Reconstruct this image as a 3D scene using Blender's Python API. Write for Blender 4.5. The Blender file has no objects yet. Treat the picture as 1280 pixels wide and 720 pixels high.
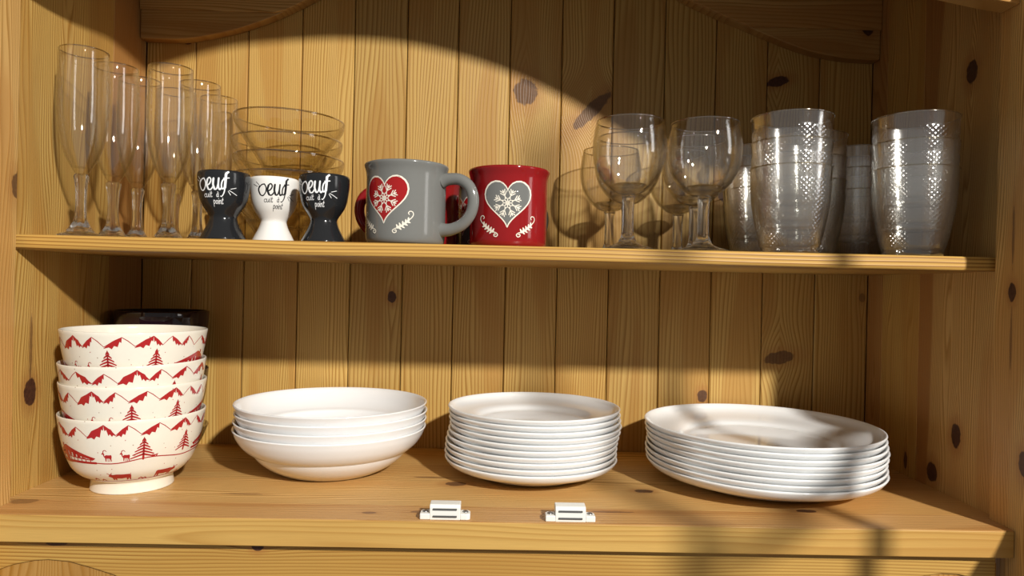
import bpy, bmesh, math, random
from mathutils import Vector, Matrix, geometry
from math import sin, cos, pi, asin, radians, exp, sqrt
random.seed(7)
S = bpy.context.scene
COL = S.collection

# ------------------------------------------------------------------ camera
cam_d = bpy.data.cameras.new('camera'); cam = bpy.data.objects.new('camera', cam_d); COL.objects.link(cam)
CAM = Vector((-0.00979, -0.88185, 0.20390)); YAW, PITCH, ROLL = -0.01711, -0.00173, -0.02275
def _rot(yaw, pitch, roll):
    Rz = Matrix(((cos(yaw), -sin(yaw), 0), (sin(yaw), cos(yaw), 0), (0, 0, 1)))
    Rx = Matrix(((1, 0, 0), (0, cos(pitch), -sin(pitch)), (0, sin(pitch), cos(pitch))))
    Ry = Matrix(((cos(roll), 0, sin(roll)), (0, 1, 0), (-sin(roll), 0, cos(roll))))
    return Rz @ Rx @ Ry
_M = _rot(YAW, PITCH, ROLL)
_r, _f, _u = _M.col[0], _M.col[1], _M.col[2]
cam.matrix_world = Matrix(((_r.x, _u.x, -_f.x, CAM.x), (_r.y, _u.y, -_f.y, CAM.y), (_r.z, _u.z, -_f.z, CAM.z), (0, 0, 0, 1)))
cam_d.sensor_width = 36; cam_d.lens = 880.07 / 1280 * 36; cam_d.clip_start = 0.02
S.camera = cam

# ------------------------------------------------------------------ light
W = bpy.data.worlds.new('room_light'); S.world = W; W.use_nodes = True
wn = W.node_tree.nodes; wl = W.node_tree.links
wn['Background'].inputs['Strength'].default_value = 0.25
wn['Background'].inputs['Color'].default_value = (1.0, 0.96, 0.90, 1)
lamp_d = bpy.data.lights.new('sun_lamp', 'POINT'); lamp = bpy.data.objects.new('sun_lamp', lamp_d); COL.objects.link(lamp)
lamp.location = (1.44, -2.9, 1.7); lamp_d.energy = 640; lamp_d.color = (1.0, 0.955, 0.88); lamp_d.shadow_soft_size = 0.075
win_d = bpy.data.lights.new('room_window', 'AREA'); win = bpy.data.objects.new('room_window', win_d); COL.objects.link(win)
win_d.shape = 'RECTANGLE'; win_d.size = 0.5; win_d.size_y = 1.5; win_d.energy = 9; win_d.color = (1.0, 0.97, 0.93)
win.location = (2.6, -1.35, 1.0); win.rotation_euler = (math.radians(90), 0, math.radians(66))
S.view_settings.view_transform = 'Standard'; S.view_settings.look = 'None'
S.view_settings.exposure = 0.0; S.view_settings.gamma = 1.0; S.view_settings.use_curve_mapping = False
try:
    S.cycles.transparent_max_bounces = 64; S.cycles.max_bounces = 24; S.cycles.transmission_bounces = 24
    S.cycles.glossy_bounces = 8; S.cycles.diffuse_bounces = 5; S.cycles.caustics_refractive = False; S.cycles.caustics_reflective = False
    S.cycles.use_denoising = True; S.cycles.sample_clamp_indirect = 4.0
except Exception: pass

# ------------------------------------------------------------------ materials
class NT:
    def __init__(s, name):
        s.m = bpy.data.materials.new(name); s.m.use_nodes = True; s.t = s.m.node_tree
        s.n = s.t.nodes; s.l = s.t.links; s.n.clear(); s.out = s.n.new('ShaderNodeOutputMaterial')
    def put(s, sock, v):
        if isinstance(v, bpy.types.NodeSocket): s.l.new(v, sock)
        else: sock.default_value = v
    def math(s, op, a, b=None, c=None, clamp=False):
        n = s.n.new('ShaderNodeMath'); n.operation = op; n.use_clamp = clamp
        for i, v in enumerate((a, b, c)):
            if v is not None: s.put(n.inputs[i], v)
        return n.outputs[0]
    def comb(s, x, y, z):
        n = s.n.new('ShaderNodeCombineXYZ')
        for i, v in enumerate((x, y, z)): s.put(n.inputs[i], v)
        return n.outputs[0]
    def noise(s, vec, scale, detail=2, rough=.5):
        n = s.n.new('ShaderNodeTexNoise'); s.put(n.inputs['Vector'], vec); n.inputs['Scale'].default_value = scale
        n.inputs['Detail'].default_value = detail; n.inputs['Roughness'].default_value = rough
        return n.outputs[0]
    def mix(s, f, a, b, mode='MIX'):
        n = s.n.new('ShaderNodeMix'); n.data_type = 'RGBA'; n.blend_type = mode
        s.put(n.inputs[0], f); s.put(n.inputs[6], a); s.put(n.inputs[7], b); return n.outputs[2]
    def ramp(s, f, stops):
        n = s.n.new('ShaderNodeValToRGB'); e = n.color_ramp.elements
        while len(e) < len(stops): e.new(.5)
        for k, (p, c) in enumerate(stops): e[k].position = p; e[k].color = (*c, 1) if len(c) == 3 else c
        s.put(n.inputs[0], f); return n.outputs[0]
    def smooth(s, v, lo, hi):
        n = s.n.new('ShaderNodeMapRange'); n.interpolation_type = 'SMOOTHSTEP'
        s.put(n.inputs[0], v); n.inputs[1].default_value = lo; n.inputs[2].default_value = hi
        n.inputs[3].default_value = 0; n.inputs[4].default_value = 1; return n.outputs[0]

PINE_L = (0.61, 0.390, 0.118); PINE_D = (0.31, 0.140, 0.018)
def pine(name, grain='z', across='x', knots=(), light=PINE_L, dark=PINE_D, freq=230., cath=1.0, bands=None, spread=0.0, heart=.6):
    """varnished knotty pine. grain/across name the object axes; knots = (across, grain, half width, half length, angle, strength)"""
    s = NT(name)
    tc = s.n.new('ShaderNodeTexCoord'); sep = s.n.new('ShaderNodeSeparateXYZ'); s.l.new(tc.outputs['Object'], sep.inputs[0])
    ax = {'x': 0, 'y': 1, 'z': 2}; dep = ({'x', 'y', 'z'} - {grain, across}).pop()
    A = sep.outputs[ax[across]]; G = sep.outputs[ax[grain]]; D = sep.outputs[ax[dep]]
    oi = s.n.new('ShaderNodeObjectInfo'); rnd = oi.outputs['Random']
    off = s.math('MULTIPLY', rnd, 37.0)
    rnd2 = s.math('FRACT', s.math('MULTIPLY', rnd, 17.31)); rnd3 = s.math('FRACT', s.math('MULTIPLY', rnd, 91.7))
    Go = s.math('ADD', G, off)
    low = s.noise(s.comb(s.math('MULTIPLY', A, 9.0), Go, D), 3.2, 1)           # slow bend of the grain
    mid = s.noise(s.comb(s.math('MULTIPLY', A, 40.0), s.math('MULTIPLY', Go, 6.0), off), 1.0, 2)
    warpG = 0.0; kmask = None; halo = None
    Aw = s.math('ADD', A, s.math('MULTIPLY', s.math('SUBTRACT', low, .5), .045 * cath))
    for (ka, kg, ra, rg, ang, st) in knots:
        da = s.math('SUBTRACT', A, ka); dg = s.math('SUBTRACT', G, kg)
        c, sn = cos(ang), sin(ang)
        pa = s.math('ADD', s.math('MULTIPLY', da, c), s.math('MULTIPLY', dg, sn))
        pg = s.math('SUBTRACT', s.math('MULTIPLY', dg, c), s.math('MULTIPLY', da, sn))
        ea = s.math('DIVIDE', pa, ra); eg = s.math('DIVIDE', pg, rg)
        d2 = s.math('ADD', s.math('MULTIPLY', ea, ea), s.math('MULTIPLY', eg, eg))
        wob = s.math('MULTIPLY', s.math('SUBTRACT', s.noise(s.comb(A, G, off), 160.0, 1), .5), .5)
        d = s.math('ADD', s.math('SQRT', d2), wob)
        mk = s.math('SUBTRACT', 1.0, s.smooth(d, .86, 1.06)); mk = s.math('MULTIPLY', mk, st)
        # the grain parts around the knot
        fa = s.math('DIVIDE', da, ra * 1.7); fg = s.math('DIVIDE', dg, rg * 2.6 + .012)
        f2 = s.math('ADD', s.math('MULTIPLY', fa, fa), s.math('MULTIPLY', fg, fg))
        g = s.math('EXPONENT', s.math('MULTIPLY', f2, -1.0))
        Aw = s.math('ADD', Aw, s.math('MULTIPLY', g, s.math('MULTIPLY', s.math('SIGN', da), -ra * .9)))
        hl = s.math('MULTIPLY', s.math('SUBTRACT', 1.0, s.smooth(d, 1.0, 2.4)), .45 * st)
        kmask = mk if kmask is None else s.math('MAXIMUM', kmask, mk)
        halo = hl if halo is None else s.math('MAXIMUM', halo, hl)
    u0 = s.math('MULTIPLY', s.math('SUBTRACT', rnd2, .5), .07)
    X = s.math('ADD', Aw, u0)
    dd = s.math('ADD', s.math('MULTIPLY', rnd3, .03), s.math('MULTIPLY', s.math('SUBTRACT', s.noise(s.comb(0.0, Go, off), 2.2, 1), .5), .05 * cath))
    R = s.math('SQRT', s.math('ADD', s.math('MULTIPLY', X, X), s.math('MULTIPLY', dd, dd)))
    fr = s.math('MULTIPLY', R, s.math('ADD', freq * .75, s.math('MULTIPLY', rnd, freq * .7)))
    t = s.math('FRACT', s.math('ADD', fr, s.math('MULTIPLY', mid, .55)))
    ring = s.ramp(t, [(0.0, (0, 0, 0)), (.45, (.18, .18, .18)), (.84, (1, 1, 1)), (1.0, (.05, .05, .05))])
    amp = s.math('ADD', .55, s.math('MULTIPLY', s.noise(s.comb(s.math('MULTIPLY', A, 30.0), Go, off), 1.0, 1), .75))
    ringf = s.math('MULTIPLY', ring, amp, clamp=True)
    fib = s.noise(s.comb(s.math('MULTIPLY', A, 1500.0), s.math('MULTIPLY', Go, 28.0), s.math('MULTIPLY', D, 900.0)), 1.0, 2, .6)
    col = s.mix(ringf, (*light, 1), (*dark, 1))
    col = s.mix(s.math('MULTIPLY', s.math('SUBTRACT', fib, .35), .75, clamp=True), col, (*[c * .62 for c in light], 1))
    blot = s.noise(s.comb(s.math('MULTIPLY', A, 22.0), s.math('MULTIPLY', Go, 2.5), D), 1.0, 2)
    col = s.mix(s.math('MULTIPLY', s.smooth(blot, .5, .75), .55), col, (light[0] * .72, light[1] * .60, light[2] * .5, 1))
    hw = s.noise(s.comb(s.math('MULTIPLY', Aw, 1.0), s.math('MULTIPLY', Go, .12), off), 26.0, 0)   # strips of darker heartwood
    col = s.mix(s.math('MULTIPLY', s.smooth(hw, .50, .60), heart), col, (light[0] * .70, light[1] * .56, light[2] * .42, 1))
    tone = s.math('ADD', 1.0 - spread, s.math('MULTIPLY', rnd, 2 * spread))
    hsv = s.n.new('ShaderNodeHueSaturation'); s.l.new(col, hsv.inputs['Color']); s.put(hsv.inputs['Value'], tone)
    col = hsv.outputs[0]
    if bands:   # strips of differently coloured heartwood across the board
        for (lo, hi, f) in bands:
            m = s.math('MULTIPLY', s.smooth(Aw, lo - .003, lo + .003), s.math('SUBTRACT', 1.0, s.smooth(Aw, hi - .003, hi + .003)))
            col = s.mix(s.math('MULTIPLY', m, f), col, (light[0] * .55, light[1] * .38, light[2] * .28, 1))
    if kmask is not None:
        col = s.mix(halo, col, (.33, .13, .035, 1))
        kr = s.math('FRACT', s.math('MULTIPLY', d, 3.0))
        kc = s.mix(s.noise(s.comb(A, G, D), 300.0, 2), (.026, .010, .008, 1), (.12, .050, .026, 1))
        col = s.mix(kmask, col, kc)
    b = s.n.new('ShaderNodeBsdfPrincipled'); s.l.new(col, b.inputs['Base Color'])
    s.put(b.inputs['Roughness'], s.math('ADD', .34, s.math('MULTIPLY', fib, .18)))
    b.inputs['Specular IOR Level'].default_value = .35
    bp = s.n.new('ShaderNodeBump'); bp.inputs['Strength'].default_value = .25; bp.inputs['Distance'].default_value = .0006
    s.l.new(s.math('ADD', ringf, s.math('MULTIPLY', fib, .5)), bp.inputs['Height']); s.l.new(bp.outputs[0], b.inputs['Normal'])
    s.l.new(b.outputs[0], s.out.inputs[0]); return s.m

def glaze(name, col, rough=.12, spec=.5, speck=None, coat=0.0, var=0.0):
    s = NT(name); b = s.n.new('ShaderNodeBsdfPrincipled'); c = (*col, 1)
    tc = s.n.new('ShaderNodeTexCoord')
    n = s.noise(tc.outputs['Object'], 220.0, 3, .6)
    cc = s.mix(s.math('MULTIPLY', n, var), c, (*[x * .8 for x in col], 1)) if var else None
    if speck:
        v = s.n.new('ShaderNodeTexVoronoi'); s.l.new(tc.outputs['Object'], v.inputs['Vector']); v.inputs['Scale'].default_value = 90
        v.inputs['Randomness'].default_value = 1
        m = s.math('MULTIPLY', s.math('LESS_THAN', v.outputs['Distance'], .055), 1.0)
        cc = s.mix(m, cc or c, (*speck, 1))
    if cc is not None: s.l.new(cc, b.inputs['Base Color'])
    else: b.inputs['Base Color'].default_value = c
    b.inputs['Roughness'].default_value = rough; b.inputs['Specular IOR Level'].default_value = spec
    b.inputs['Coat Weight'].default_value = coat; b.inputs['Coat Roughness'].default_value = .04
    s.l.new(b.outputs[0], s.out.inputs[0]); return s.m

def thin_glass(name, tint=(.995, .995, .99), edge=(.80, .79, .74), k=1.0, body=0.0, rough=.015, pw=4.5, base=.05):
    """clear thin-walled glass: see-through with Fresnel reflection, darker edge-on; body = share of real refraction"""
    s = NT(name)
    lw = s.n.new('ShaderNodeLayerWeight'); lw.inputs['Blend'].default_value = .5; f = lw.outputs['Facing']
    f5 = s.math('POWER', f, pw); fres = s.math('ADD', base, s.math('MULTIPLY', f5, .85 * k), clamp=True)
    tcol = s.mix(s.math('POWER', f, 3.0), (*tint, 1), (*edge, 1))
    tr = s.n.new('ShaderNodeBsdfTransparent'); s.l.new(tcol, tr.inputs[0])
    gl = s.n.new('ShaderNodeBsdfGlossy'); gl.inputs['Roughness'].default_value = rough; gl.inputs['Color'].default_value = (1, 1, 1, 1)
    mx = s.n.new('ShaderNodeMixShader'); s.l.new(fres, mx.inputs[0]); s.l.new(tr.outputs[0], mx.inputs[1]); s.l.new(gl.outputs[0], mx.inputs[2])
    res = mx.outputs[0]
    if body > 0:
        g = s.n.new('ShaderNodeBsdfGlass'); g.inputs['IOR'].default_value = 1.5; g.inputs['Roughness'].default_value = rough
        g.inputs['Color'].default_value = (*tint, 1)
        m2 = s.n.new('ShaderNodeMixShader'); m2.inputs[0].default_value = body
        s.l.new(res, m2.inputs[1]); s.l.new(g.outputs[0], m2.inputs[2]); res = m2.outputs[0]
    s.l.new(res, s.out.inputs[0]); return s.m

M_WHITE = glaze('white_opal', (.84, .86, .87), .09, .6)
M_SOUP = glaze('white_porcelain', (.85, .86, .87), .09, .6)
for _m in (M_WHITE, M_SOUP):
    _b = _m.node_tree.nodes['Principled BSDF']; _b.inputs['Subsurface Weight'].default_value = .35; _b.inputs['Subsurface Radius'].default_value = (1, 1, 1); _b.inputs['Subsurface Scale'].default_value = .006
M_CREAM = glaze('cream_earthenware', (.84, .80, .70), .14, .5, speck=(.45, .36, .28), var=.3)
M_RED = glaze('red_print', (.42, .018, .020), .18, .5, var=.4)
M_BLACK = glaze('black_glaze', (.014, .015, .017), .13, .5)
M_EGGW = glaze('white_glaze', (.83, .82, .79), .12, .5)
M_INNER = glaze('dark_inner_glaze', (.03, .012, .012), .15, .5)
M_GREY = glaze('grey_glaze', (.175, .178, .170), .12, .5, var=.35)
M_MUGRED = glaze('red_glaze', (.25, .008, .010), .10, .5, var=.4)
M_PRINTC = glaze('cream_print', (.80, .76, .66), .25, .4)
M_PRINTW = glaze('white_print', (.85, .86, .88), .3, .4)
M_PRINTB = glaze('black_print', (.012, .012, .014), .3, .4)
M_HEARTR = glaze('heart_red', (.33, .010, .012), .14, .5)
M_HEARTG = glaze('heart_grey', (.155, .16, .155), .14, .5)
M_PLASTIC = glaze('white_plastic', (.80, .80, .76), .35, .4)
M_METAL = glaze('zinc_metal', (.30, .30, .30), .3, .6)
M_METAL.node_tree.nodes['Principled BSDF'].inputs['Metallic'].default_value = .9
M_DARKGL = glaze('dark_amethyst_glass', (.012, .004, .008), .06, .6)
M_FLUTE = thin_glass('flute_glass', edge=(.50, .46, .36), pw=3.4, base=.06)
M_RIM = thin_glass('glass_rim', edge=(.40, .33, .22), tint=(.80, .76, .66), base=.22, pw=2.0)
M_LENS = thin_glass('lens_glass', edge=(.6, .58, .5), body=.35)
M_WINE = thin_glass('wine_glass', edge=(.42, .38, .28), pw=3.4, base=.06)
M_GBOWL = thin_glass('bowl_glass', edge=(.56, .52, .38), tint=(.985, .975, .94), pw=3.6)
M_THICK = thin_glass('solid_glass', body=.88, edge=(.7, .68, .62))
M_TUMB = thin_glass('moulded_glass', body=.0, edge=(.40, .39, .36), tint=(.99, .99, .985), rough=.16, pw=2.6, base=.13)

# ------------------------------------------------------------------ helpers
def link(name, me, mat, parent=None, smooth=False, loc=(0, 0, 0), rot=(0, 0, 0)):
    o = bpy.data.objects.new(name, me); COL.objects.link(o)
    if mat is not None and not me.materials: me.materials.append(mat)
    if smooth:
        for p in me.polygons: p.use_smooth = True
    if parent is not None: o.parent = parent
    o.location = loc; o.rotation_euler = rot; return o
def bm_obj(name, bm, mat, parent=None, smooth=False, **k):
    bmesh.ops.recalc_face_normals(bm, faces=bm.faces)
    me = bpy.data.meshes.new(name); bm.to_mesh(me); bm.free(); return link(name, me, mat, parent, smooth, **k)
def root(name, label, cat, loc=(0, 0, 0), rot=(0, 0, 0), group=None):
    o = bpy.data.objects.new(name, None); COL.objects.link(o); o.location = loc; o.rotation_euler = rot
    o.empty_display_size = .02; tag(o, label, cat, group); return o
def tag(o, label, cat, group=None):
    o['label'] = label; o['category'] = cat
    if group: o['group'] = group
    return o
def dup(src, loc, rot, label, group=None):
    r = src.copy(); COL.objects.link(r); r.location = loc; r.rotation_euler = rot; r['label'] = label
    if group: r['group'] = group
    for ch in list(src.children):
        c = ch.copy(); COL.objects.link(c); c.parent = r
        for g in list(ch.children):
            d = g.copy(); COL.objects.link(d); d.parent = c
    return r
def box_bm(x0, x1, y0, y1, z0, z1, bev=0.0, seg=2, bm=None):
    bm = bm or bmesh.new()
    vs = [bm.verts.new((x, y, z)) for x in (x0, x1) for y in (y0, y1) for z in (z0, z1)]
    fs = [bm.faces.new([vs[i] for i in q]) for q in ((0, 1, 3, 2), (4, 6, 7, 5), (0, 4, 5, 1), (2, 3, 7, 6), (0, 2, 6, 4), (1, 5, 7, 3))]
    bmesh.ops.recalc_face_normals(bm, faces=fs)
    if bev: bmesh.ops.bevel(bm, geom=list({e for f in fs for e in f.edges}), offset=bev, segments=seg, profile=.5, affect='EDGES')
    return bm
def prism(pts, axis, a0, a1, bev=0.0, seg=2):
    """extrude a 2D outline. axis 'y': pts are (x,z); axis 'x': pts are (y,z); axis 'z': pts are (x,y)"""
    bm = bmesh.new()
    def P(p, a): return {'y': (p[0], a, p[1]), 'x': (a, p[0], p[1]), 'z': (p[0], p[1], a)}[axis]
    lo = [bm.verts.new(P(p, a0)) for p in pts]; hi = [bm.verts.new(P(p, a1)) for p in pts]; n = len(pts)
    bm.faces.new(lo); bm.faces.new(hi[::-1])
    for i in range(n): bm.faces.new((lo[i], hi[i], hi[(i + 1) % n], lo[(i + 1) % n]))
    bmesh.ops.recalc_face_normals(bm, faces=bm.faces)
    if bev:
        es = [e for e in bm.edges if e.calc_face_angle(0) > .5]
        bmesh.ops.bevel(bm, geom=es, offset=bev, segments=seg, profile=.5, affect='EDGES')
    return bm
def spline(pts, n=4):
    out = []
    for i in range(len(pts) - 1):
        p0 = pts[max(i - 1, 0)]; p1 = pts[i]; p2 = pts[i + 1]; p3 = pts[min(i + 2, len(pts) - 1)]
        for k in range(n):
            t = k / n
            out.append(tuple(.5 * (2 * b + (c - a) * t + (2 * a - 5 * b + 4 * c - d) * t * t + (3 * b - a - 3 * c + d) * t ** 3)
                             for a, b, c, d in zip(p0, p1, p2, p3)))
    out.append(tuple(pts[-1])); return out
def lathe(prof, seg=64, bm=None, closed=False, sides=None):
    """revolve (r,z); r==0 ends make poles. sides: facet function factor(theta)"""
    bm = bm or bmesh.new(); rings = []
    for (r, z) in prof:
        if r < 1e-6: rings.append([bm.verts.new((0, 0, z))])
        else: rings.append([bm.verts.new((r * cos(2 * pi * k / seg), r * sin(2 * pi * k / seg), z)) for k in range(seg)])
    idx = list(range(len(rings))); pairs = list(zip(idx[:-1], idx[1:]))
    if closed: pairs.append((idx[-1], 0))
    for a, b in pairs:
        A, B = rings[a], rings[b]
        for k in range(seg):
            j = (k + 1) % seg
            if len(A) == 1 and len(B) == 1: continue
            if len(A) == 1: bm.faces.new((A[0], B[j], B[k]))
            elif len(B) == 1: bm.faces.new((A[k], A[j], B[0]))
            else: bm.faces.new((A[k], A[j], B[j], B[k]))
    return bm
def tube(path, rad, seg=10, bm=None, squash=1.0, up=(0, 1, 0)):
    bm = bm or bmesh.new(); P = [Vector(p) for p in path]; n = len(P); rings = []; up = Vector(up)
    for i in range(n):
        t = (P[min(i + 1, n - 1)] - P[max(i - 1, 0)]).normalized(); s = t.cross(up).normalized(); w = s.cross(t)
        r = rad[i] if isinstance(rad, (list, tuple)) else rad
        rings.append([bm.verts.new(P[i] + s * (r * cos(2 * pi * k / seg)) + w * (r * squash * sin(2 * pi * k / seg))) for k in range(seg)])
    for a, b in zip(rings[:-1], rings[1:]):
        for k in range(seg): bm.faces.new((a[k], a[(k + 1) % seg], b[(k + 1) % seg], b[k]))
    bm.faces.new(rings[0]); bm.faces.new(rings[-1][::-1]); return bm
def shell(outer, t, base):
    """closed crockery profile from an outer profile (foot..rim): wall thickness t, inner floor at height base"""
    inner = []
    for i, (r, z) in enumerate(outer):
        a = outer[max(i - 1, 0)]; b = outer[min(i + 1, len(outer) - 1)]
        dx, dz = b[0] - a[0], b[1] - a[1]; L = sqrt(dx * dx + dz * dz) or 1
        q = (r - t * dz / L, z + t * dx / L)
        if q[1] >= base and q[0] > 0: inner.append(q)
    rim = outer[-1]; inner = [p for p in inner if p[1] < rim[1] - t * .3]
    lip = [(rim[0] - t * .15, rim[1] + t * .35), (rim[0] - t * .5, rim[1] + t * .5), (rim[0] - t * .85, rim[1] + t * .35)]
    if inner: first = inner[0]
    return list(outer) + lip + inner[::-1] + [(inner[0][0] * .97, base), (inner[0][0] * .5, base), (0, base)]

# flat print laid on a surface of revolution -------------------------
class Print:
    """2D shapes (u = arc metres at radius R0, v = height) wrapped onto prof(v)"""
    def __init__(s, rad, R0, eps=.00012, step=.0025, ang0=0.0): s.bm = bmesh.new(); s.rad = rad; s.R0 = R0; s.eps = eps; s.step = step; s.a0 = ang0
    def poly(s, pts):
        tris = geometry.tessellate_polygon([[Vector((p[0], p[1], 0)) for p in pts]])
        vs = [s.bm.verts.new((p[0], p[1], 0)) for p in pts]
        for t in tris:
            try: s.bm.faces.new([vs[i] for i in t])
            except ValueError: pass
    def line(s, pts, w, closed=False, n=1):
        if n > 1: pts = spline(list(pts) + ([pts[0]] if closed else []), n); 
        elif closed: pts = list(pts) + [pts[0]]
        m = len(pts); ws = w if isinstance(w, (list, tuple)) else [w] * m
        if isinstance(w, (list, tuple)) and len(ws) != m: ws = [w[0] + (w[-1] - w[0]) * i / (m - 1) if len(w) == 2 else w[min(len(w) - 1, int(i / (m - 1) * (len(w) - 1) + .5))] for i in range(m)]
        L, Rr = [], []
        for i, p in enumerate(pts):
            a = pts[max(i - 1, 0)]; b = pts[min(i + 1, m - 1)]
            if closed and i in (0, m - 1): a, b = pts[m - 2], pts[1]
            dx, dy = b[0] - a[0], b[1] - a[1]; q = sqrt(dx * dx + dy * dy) or 1e-9; h = ws[i] / 2
            L.append(s.bm.verts.new((p[0] - dy / q * h, p[1] + dx / q * h, 0))); Rr.append(s.bm.verts.new((p[0] + dy / q * h, p[1] - dx / q * h, 0)))
        for i in range(m - 1):
            s.bm.faces.new((L[i], Rr[i], Rr[i + 1], L[i + 1]))
        if not closed:
            for p, h in ((pts[0], ws[0] / 2), (pts[-1], ws[-1] / 2)): s.dot(p, h, 8)
    def dot(s, p, r, n=8): s.bm.faces.new([s.bm.verts.new((p[0] + r * cos(2 * pi * k / n), p[1] + r * sin(2 * pi * k / n), 0)) for k in range(n)])
    def build(s, name, mat, parent):
        bm = s.bm; xs = [v.co.x for v in bm.verts]; ys = [v.co.y for v in bm.verts]
        for ax, lo, hi in ((0, min(xs), max(xs)), (1, min(ys), max(ys))):
            k = math.floor(lo / s.step) + 1
            while k * s.step < hi:
                co = Vector((0, 0, 0)); co[ax] = k * s.step; no = Vector((0, 0, 0)); no[ax] = 1
                bmesh.ops.bisect_plane(bm, geom=bm.verts[:] + bm.edges[:] + bm.faces[:], plane_co=co, plane_no=no, dist=1e-7); k += 1
        for v in bm.verts:
            a = v.co.x / s.R0 + s.a0; z = v.co.y; r = s.rad(z) + s.eps
            v.co = (r * sin(a), -r * cos(a), z)
        for f in bm.faces:
            c = f.calc_center_median()
            if f.normal.length == 0: f.normal_update()
            f.normal_update()
            if f.normal.dot(Vector((c.x, c.y, 0))) < 0: f.normal_flip()
        me = bpy.data.meshes.new(name); bm.to_mesh(me); bm.free()
        return link(name, me, mat, parent)
def radfn(prof):
    ps = sorted([(z, r) for r, z in prof])
    def f(z):
        if z <= ps[0][0]: return ps[0][1]
        for (a, ra), (b, rb) in zip(ps[:-1], ps[1:]):
            if z <= b: return ra + (rb - ra) * (z - a) / max(b - a, 1e-9)
        return ps[-1][1]
    return f

# ================================================================== CABINET
ZS = 0.2419                                    # top of the upper shelf
cab = root('cabinet', 'knotty varnished pine dresser holding all the glasses, mugs, bowls and plates', 'cabinet')
KNOT = {6: [(-.1443, .188, .0055, .0075, 0, 1)], 7: [(.0165, .4482, .0155, .0165, .3, .8)], 8: [(.100, .427, .034, .0085, .80, .75)],
        7 + 4: [(.2481, .0719, .0065, .008, 0, .9), (.2694, .3292, .009, .016, .2, .9)], 10: [(.2170, .322, .004, .008, 0, .7)],
        12: [(.334, .470, .015, .0065, .25, 1.0), (.344, .1222, .020, .0085, .15, .75)], 0: [(-.404, .4992, .005, .004, 0, .9)], 1: [(-.3998, .4397, .0015, .003, 0, .8)],
        4: [], 13: [(.4480, .200, .004, .006, 0, .5)]}
XS = [-.4549, -.394, -.3293, -.2626, -.1976, -.1320, -.0682, -.0032, .0616, .1263, .1914, .2560, .3213, .3877, .4553]
BACKM = pine('pine_back', 'z', 'x', spread=.12, cath=.6, freq=250)
backing = bm_obj('back_panel', box_bm(-.48, .48, .009, .016, -.03, .78), pine('pine_backing', 'z', 'x', light=(.34, .17, .05), dark=(.25, .11, .03)), cab)
KN = {0: 0, 1: 1}
for i in range(14):
    kn = [k for ks in KNOT.values() for k in ks if XS[i] - .002 <= k[0] < XS[i + 1]]
    m = pine('pine_plank_knotty', 'z', 'x', kn, spread=.10, cath=.6, freq=250) if kn else BACKM
    bm_obj('plank', box_bm(XS[i] + .0005, XS[i + 1] - .0005, 0, .0088, -.03, .76, bev=.0011, seg=1), m, backing)
# side walls, each of glued boards
def side(sign, cuts, knots, bands):
    x0, x1 = sorted((sign * .4551, sign * .475))
    core = bm_obj('side_panel', box_bm(*sorted((sign * .470, sign * .482)), -.285, .016, -.03, .78), BACKM, cab)
    for k in range(len(cuts) - 1):
        a, b = cuts[k + 1], cuts[k]
        kn = [q for q in knots if a <= q[0] < b]
        m = pine('pine_side', 'z', 'y', kn, bands=bands.get(k), freq=260, light=((.62, .385, .14) if k != 1 else PINE_L), spread=.05)
        bm_obj('board', box_bm(*sorted((sign * .4551, sign * .4698)), a + .0001, b - .0001, -.03, .78, bev=.0003, seg=1), m, core)
side(-1, [.0, -.0725, -.2397], [(-.2033, .0932, .009, .013, 0, 1), (-.2036, .135, .0022, .035, 0, .55), (-.1509, .62, .01, .01, 0, 1)],
     {0: [(-.080, -.002, .65)], 1: [(-.128, -.105, .35), (-.16, -.15, .2)]})
side(1, [.0, -.0345, -.1095, -.2397], [(-.1881, .4282, .0085, .0125, 0, 1), (-.1769, .063, .0075, .0125, 0, 1), (-.1391, .0166, .009, .011, 0, 1), (-.0902, .0173, .0035, .010, 0, .9)],
     {0: [(-.04, 0.01, .5)], 2: [(-.135, -.105, .75)]})
for sg in (-1, 1):
    kn = [(-.2627, .2094, .0048, .0085, 0, 1), (-.2627, .26, .0014, .03, 0, .6), (-.2627, .165, .0014, .03, 0, .5), (-.281, .0605, .0055, .012, 0, .9)] if sg > 0 else [(-.2405, .2847, .0075, .0125, 0, .8)]
    m = pine('pine_stile', 'z', 'y', kn, light=(.68, .42, .15), spread=.03)
    st = bm_obj('stile', box_bm(*sorted((sg * .446, sg * .505)), -.29, -.24, -.35, .80, bev=.0012), m, cab)
# right-hand door standing open, out of the picture; its bars throw soft shadows
door = [(-.2902, .80), (-.2902, .235), (-.2915, .16), (-.2996, .092), (-.3107, .0586), (-.3298, .0390), (-.3545, .0344), (-.875, .0344), (-.8850, .045), (-.8850, .80), (-.895, .80), (-.895, -.02), (-.2902, -.02)]
door = bm_obj('open_door', prism(door, 'x', .4600, .4780), BACKM, cab)
bm_obj('glazing_bar', box_bm(.463, .475, -.618, -.602, .0340, .80), BACKM, door)
bar = spline([(-.2902, .168), (-.45, .236), (-.582, .272), (-.69, .293), (-.784, .322), (-.8850, .37)], 4)
bm_obj('glazing_bar', prism([(y, z + .007) for y, z in bar] + [(y, z - .007) for y, z in bar[::-1]], 'x', .4632, .4748), BACKM, door)
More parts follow.
